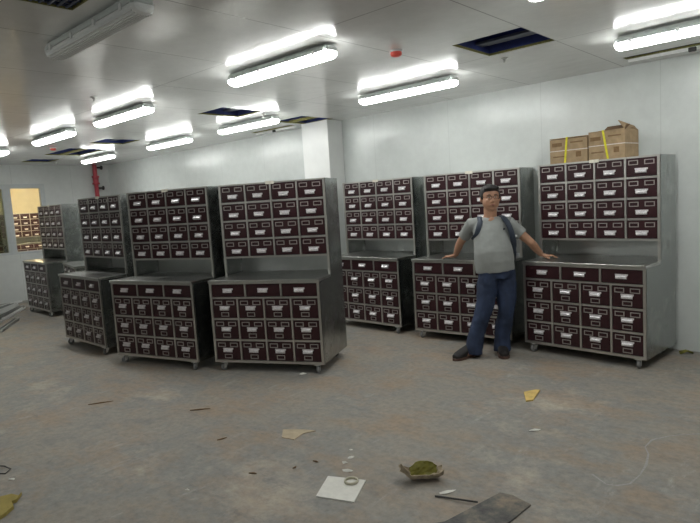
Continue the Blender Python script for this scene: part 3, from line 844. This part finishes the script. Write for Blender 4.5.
# backpack worn on the back: thing of its own
bag = thing('backpack', 'dark navy backpack on the back of the man, its straps over the grey tee', 'backpack', (PX, PY, 0), R(42.8))
bm = bmesh.new(); loft(bm, [(.175, .225, .955), (.172, .245, .98), (.168, .285, 1.08), (.165, .295, 1.20), (.162, .28, 1.30), (.16, .26, 1.33)], [(.10, .030), (.135, .048), (.140, .055), (.135, .052), (.11, .040), (.06, .02)], sd, 24)
bp = remesh(obj('pack', bm, M['bag'], bag, True), .008, 6)
def strap(pts, wdt):
    bm = bmesh.new(); pts = [Vector(p) for p in pts]
    # resample through a Catmull-Rom curve
    out = []
    for i in range(len(pts) - 1):
        p0, p1, p2, p3 = pts[max(i - 1, 0)], pts[i], pts[i + 1], pts[min(i + 2, len(pts) - 1)]
        for k in range(6):
            t_ = k / 6; out.append(.5 * ((2 * p1) + (p2 - p0) * t_ + (2 * p0 - 5 * p1 + 4 * p2 - p3) * t_ ** 2 + (3 * p1 - p0 - 3 * p2 + p3) * t_ ** 3))
    out.append(pts[-1])
    loft(bm, out, [(wdt, .009)] * len(out), (.95, -.31, 0), 12)
    obj('strap', bm, M['bag'], bag, True)
strap([(.035, .255, 1.30), (.018, .170, 1.352), (.006, .078, 1.322), (-.020, .040, 1.26), (-.040, .050, 1.19), (-.055, .12, 1.15), (.0, .24, 1.12)], .026)
strap([(.200, .19, 1.30), (.215, .105, 1.352), (.232, .006, 1.318), (.254, -.045, 1.25), (.282, -.040, 1.15), (.305, .015, 1.06), (.315, .12, .96)], .026)
bm = bmesh.new(); loft(bm, [(.300, .0, 1.10), (.318, .03, 1.00), (.322, .08, .90)], [(.014, .006)] * 3, (.95, -.31, 0), 8); obj('loose_strap', bm, M['bag'], bag, True)
bm = bmesh.new(); box(bm, .300, .325, -.045, -.032, 1.150, 1.172, .003); obj('buckle', bm, M['white_plastic'], bag)

# ------------------------------------------------------------------ things lying on the floor
def sheet(name, pts, th, mat, lab, cat, z=0.0005, group=None, curl=None):
    bm = bmesh.new(); prism(bm, pts, z, z + th)
    if curl:
        bmesh.ops.triangulate(bm, faces=[f for f in bm.faces if len(f.verts) > 4])
        cx, cy, amt = curl
        for v in bm.verts: v.co.z += amt * max(0, math.hypot(v.co.x - cx, v.co.y - cy) - .03)
    o = obj(name, bm, mat); tag(o, lab, cat, group)
    return o
sheet('white_tile', [(-2.242, 2.033), (-2.031, 2.109), (-2.138, 2.329), (-2.351, 2.237)], .006, M['paper'], 'square white sheet lying flat on the floor at bottom centre', 'sheet')
bm = bmesh.new()
for i in range(25):
    pass
pr = [(.034, 0), (.040, 0), (.042, .008), (.040, .014), (.034, .014)]
seg = 28; rg = []
for i in range(seg):
    a = 2 * math.pi * i / seg; rg.append([bm.verts.new((r_ * math.cos(a), r_ * math.sin(a), z_)) for r_, z_ in pr])
for i in range(seg):
    for k in range(5): bm.faces.new((rg[i][k], rg[i][(k + 1) % 5], rg[(i + 1) % seg][(k + 1) % 5], rg[(i + 1) % seg][k]))
o = obj('plastic_ring', bm, M['ring'], None, True); o.location = (-2.189, 2.262, .0068); tag(o, 'small cream plastic ring lying on the white sheet', 'ring')
# torn wrapping: beige shell with an olive sheet standing in it
t = thing('torn_wrapping', 'torn beige wrapping with an olive inner sheet on the floor at bottom centre', 'wrapping', (-1.885, 2.53, 0), R(42.8))
def crumple(name, f, nu, nv, mat, th, seed):
    rn = random.Random(seed); bm = bmesh.new(); g_ = []
    for i in range(nu + 1):
        g_.append([bm.verts.new(Vector(f(i / nu, j / nv)) + Vector((rn.uniform(-1, 1), rn.uniform(-1, 1), rn.uniform(0, 1))) * .005) for j in range(nv + 1)])
    for i in range(nu):
        for j in range(nv): bm.faces.new((g_[i][j], g_[i + 1][j], g_[i + 1][j + 1], g_[i][j + 1]))
    o_ = obj(name, bm, mat, t, False); m_ = o_.modifiers.new('thick', 'SOLIDIFY'); m_.thickness = th; return o_
def shell(u, v):
    a = R(-80 + 165 * v); x = -.115 + .23 * u
    w_ = .055 * (1 - .3 * abs(2 * u - 1) ** 2)
    end = max(0, 1 - u / .22)
    return (x - .012 * end, -w_ * math.sin(a * .9), .007 + .046 * (1 - math.cos(a)) + .070 * end * (.5 + .5 * v) + .02 * max(0, (u - .88) / .12))
crumple('outer_wrap', shell, 14, 8, M['beige_wrap'], .003, 4)
def inner(u, v):
    x = -.070 + .160 * u
    return (x, .020 + .03 * v, .012 + (.062 + .012 * math.sin(u * 3)) * v * (1 - .35 * max(0, (abs(2 * u - 1) - .5) / .5)))
crumple('olive_sheet', inner, 10, 5, M['olive'], .003, 8)
sheet('dark_sheet', [(-1.62, 2.13), (-1.543, 2.232), (-1.463, 2.635), (-1.40, 2.650), (-1.282, 2.618), (-1.293, 2.416), (-1.42, 2.10)], .008, M['slate'], 'dirty dark sheet with a pale worn edge at the bottom edge of the photo', 'sheet')
bm = bmesh.new(); loft(bm, [(-1.722, 2.41, .006), (-1.50, 2.471, .0155)], [(.005, .005)] * 2, (0, 0, 1), 8); tag(obj('thin_rod', bm, M['dark_iron'], None), 'thin dark rod resting its end on the dark sheet', 'rod')
sheet('foam_scrap', [(-2.062, 4.15), (-2.01, 4.25), (-1.979, 4.258), (-1.926, 4.021), (-1.96, 3.974)], .010, M['mustard_light'], 'ochre scrap on the floor in front of the rightmost cabinet', 'scrap')
sheet('card_scrap', [(-3.013, 2.457), (-3.115, 2.555), (-2.988, 2.641), (-2.90, 2.672), (-2.941, 2.588), (-2.917, 2.482)], .004, M['tan'], 'tan scrap of card on the floor in front of the nearest cabinet', 'scrap')
sheet('foam_board', [(-3.72, .92), (-3.697, .981), (-3.64, 1.00), (-3.673, 1.027), (-3.60, .975), (-3.60, .95), (-3.531, .939), (-3.50, .90), (-3.484, .885), (-3.42, .766), (-3.44, .60), (-3.90, .70)], .020, M['mustard'], 'mustard coloured torn board at the bottom left corner', 'board')
# white scraps
def scrap(x, y, sz, lab, sd_, grp='white paper scraps on the floor', mat='paper', el=1.0):
    rn = random.Random(sd_); bm = bmesh.new(); n = 7
    ph = R(42.8) + rn.uniform(-.5, .5)
    pts = [(sz * el * rn.uniform(.6, 1.1) * math.cos(2 * math.pi * k / n), sz * rn.uniform(.4, .8) * math.sin(2 * math.pi * k / n)) for k in range(n)]
    c0 = bm.verts.new((0, 0, sz * .5)); c1 = bm.verts.new((0, 0, .0006))
    ring = [bm.verts.new((px, py, .001 + sz * rn.uniform(0, .22))) for px, py in pts]
    for k in range(n):
        bm.faces.new((ring[k], ring[(k + 1) % n], c0)); bm.faces.new((ring[(k + 1) % n], ring[k], c1))
    o_ = obj('paper_scrap', bm, M[mat]); o_.location = (x, y, 0); o_.rotation_euler = (0, 0, ph); tag(o_, lab, 'scrap', grp)
scrap(-2.393, 2.427, .022, 'small white scrap just above the white sheet', 1)
scrap(-2.413, 2.50, .020, 'white scrap second above the white sheet', 2, el=1.3)
scrap(-2.488, 2.586, .014, 'tiny white scrap farthest above the white sheet', 3)
scrap(-2.300, 2.357, .028, 'curled white scrap touching the top edge of the white sheet', 4, el=1.6)
scrap(-1.677, 3.511, .026, 'white scrap alone in the middle of the right floor', 5, el=1.8)
scrap(-1.695, 2.488, .026, 'white scrap beside the thin dark rod', 6, el=2.0)
scrap(-3.950, 1.06, .020, 'white scrap above the mustard board at lower left', 7, el=1.5)
scrap(-2.908, 1.649, .016, 'white scrap at the bottom left of centre', 8)
scrap(-4.186, 4.128, .035, 'white scrap under the front of the cabinet group by the wall', 9)
scrap(-3.985, 3.56, .035, 'white scrap beside the front wheel of the nearest cabinet', 10, el=1.4)
bm = bmesh.new(); c_ = [(-4.28, 1.05, .004), (-4.18, 1.09, .012), (-4.10, 1.10, .012), (-4.07, 1.06, .004), (-4.13, 1.02, .004)]
loft(bm, c_, [.004] * 5, (0, 0, 1), 8); tag(obj('cable_offcut', bm, M['wire'], None, True), 'bent black cable offcut at the left edge of the floor', 'cable')
# brown twigs and crumbs
for i, (x, y, a, ln) in enumerate(((-4.00, 2.45, 48, .16), (-4.9, 2.05, 60, .20), (-2.75, 2.0, 30, .05), (-3.35, 2.2, 75, .07), (-2.55, 2.33, 10, .04), (-2.60, 2.2, 95, .03))):
    bm = bmesh.new(); d_ = Vector((math.cos(R(a)), math.sin(R(a)), 0)) * ln / 2; c = Vector((x, y, .005))
    loft(bm, [c - d_, c + Vector((.004, .003, .001)), c + d_], [.003, .005, .002], (0, 0, 1), 7)
    tag(obj('twig', bm, M['kraft_dark'], None), ['long dark sliver on the left floor', 'thin dark sliver before the third cabinet', 'short brown chip near the white sheet', 'brown chip on the centre left floor', 'tiny dark chip left of the white sheet', 'tiny chip at the corner of the white sheet'][i], 'chip', 'slivers on the floor')
# chalk line on the floor (a mark with its own shape)
bm = bmesh.new()
cp = [(-.70, 4.16), (-.82, 4.02), (-.90, 3.95), (-.958, 3.889), (-1.029, 3.767), (-1.034, 3.64), (-.99, 3.55), (-.960, 3.40), (-.952, 3.258), (-.964, 3.126), (-1.01, 3.07), (-1.06, 3.05), (-1.103, 3.081), (-1.16, 3.12)]
loft(bm, [(x, y, .0008) for x, y in cp], [(.0006, .006 + .003 * math.sin(i * 2.1)) for i in range(len(cp))], (0, 0, 1), 6)
tag(obj('chalk_line', bm, simple('chalk', (.34, .33, .32), .9, nscale=60, var=.15), None), 'pale curved chalk line on the floor at lower right', 'mark')
# yellow tangle by the rear wheel of the right cabinet
bm = bmesh.new(); loft(bm, [(-1.36, 5.86, .006), (-1.30, 5.90, .03), (-1.27, 5.93, .008), (-1.33, 5.95, .02), (-1.38, 5.92, .006)], [.008] * 5, (0, 0, 1), 8)
tag(obj('strap_offcut', bm, M['olive'], None, True), 'curled yellow green strap offcut behind the rightmost cabinet', 'strap')
# aluminium lengths lying by the window wall
def strip(a, b_, r_, z, mat, lab):
    a, b_ = Vector((*a, z)), Vector((*b_, z)); d_ = (b_ - a).normalized(); s_ = Vector((-d_.y, d_.x, 0))
    bm = bmesh.new(); prism(bm, [(-r_, -r_ * .5), (r_, -r_ * .5), (r_, r_ * .5), (r_ * .7, r_ * .5), (r_ * .7, -r_ * .1), (-r_ * .7, -r_ * .1), (-r_ * .7, r_ * .5), (-r_, r_ * .5)], 0, (b_ - a).length)
    mt = Matrix(((s_.x, 0, d_.x, a.x), (s_.y, 0, d_.y, a.y), (0, 1, 0, a.z + r_ * .5 + .0006), (0, 0, 0, 1)))
    bmesh.ops.transform(bm, matrix=mt, verts=bm.verts)
    tag(obj('metal_channel', bm, M[mat], None), lab, 'metal profile', 'metal channels at the left edge')
strip((-11.95, 3.10), (-12.60, 3.93), .03, 0, 'alu', 'metal channel in the heap by the window wall, farthest from the camera')
strip((-11.30, 2.75), (-12.30, 3.67), .035, 0, 'alu_dark', 'dull metal channel second from the wall in the heap')
strip((-10.95, 2.70), (-12.25, 3.74), .03, 0, 'alu', 'bright metal channel in the middle of the heap')
strip((-10.60, 2.70), (-12.05, 3.68), .03, 0, 'alu', 'bright metal channel just in front of the middle one')
strip((-10.20, 2.60), (-11.80, 3.68), .035, 0, 'alu_dark', 'dull metal channel in the front half of the heap')
strip((-9.90, 2.60), (-11.55, 3.64), .03, 0, 'alu', 'metal channel nearest the camera but one')
strip((-9.45, 2.62), (-10.30, 3.12), .04, 0, 'alu_dark', 'short dark channel nearest the camera in the heap')
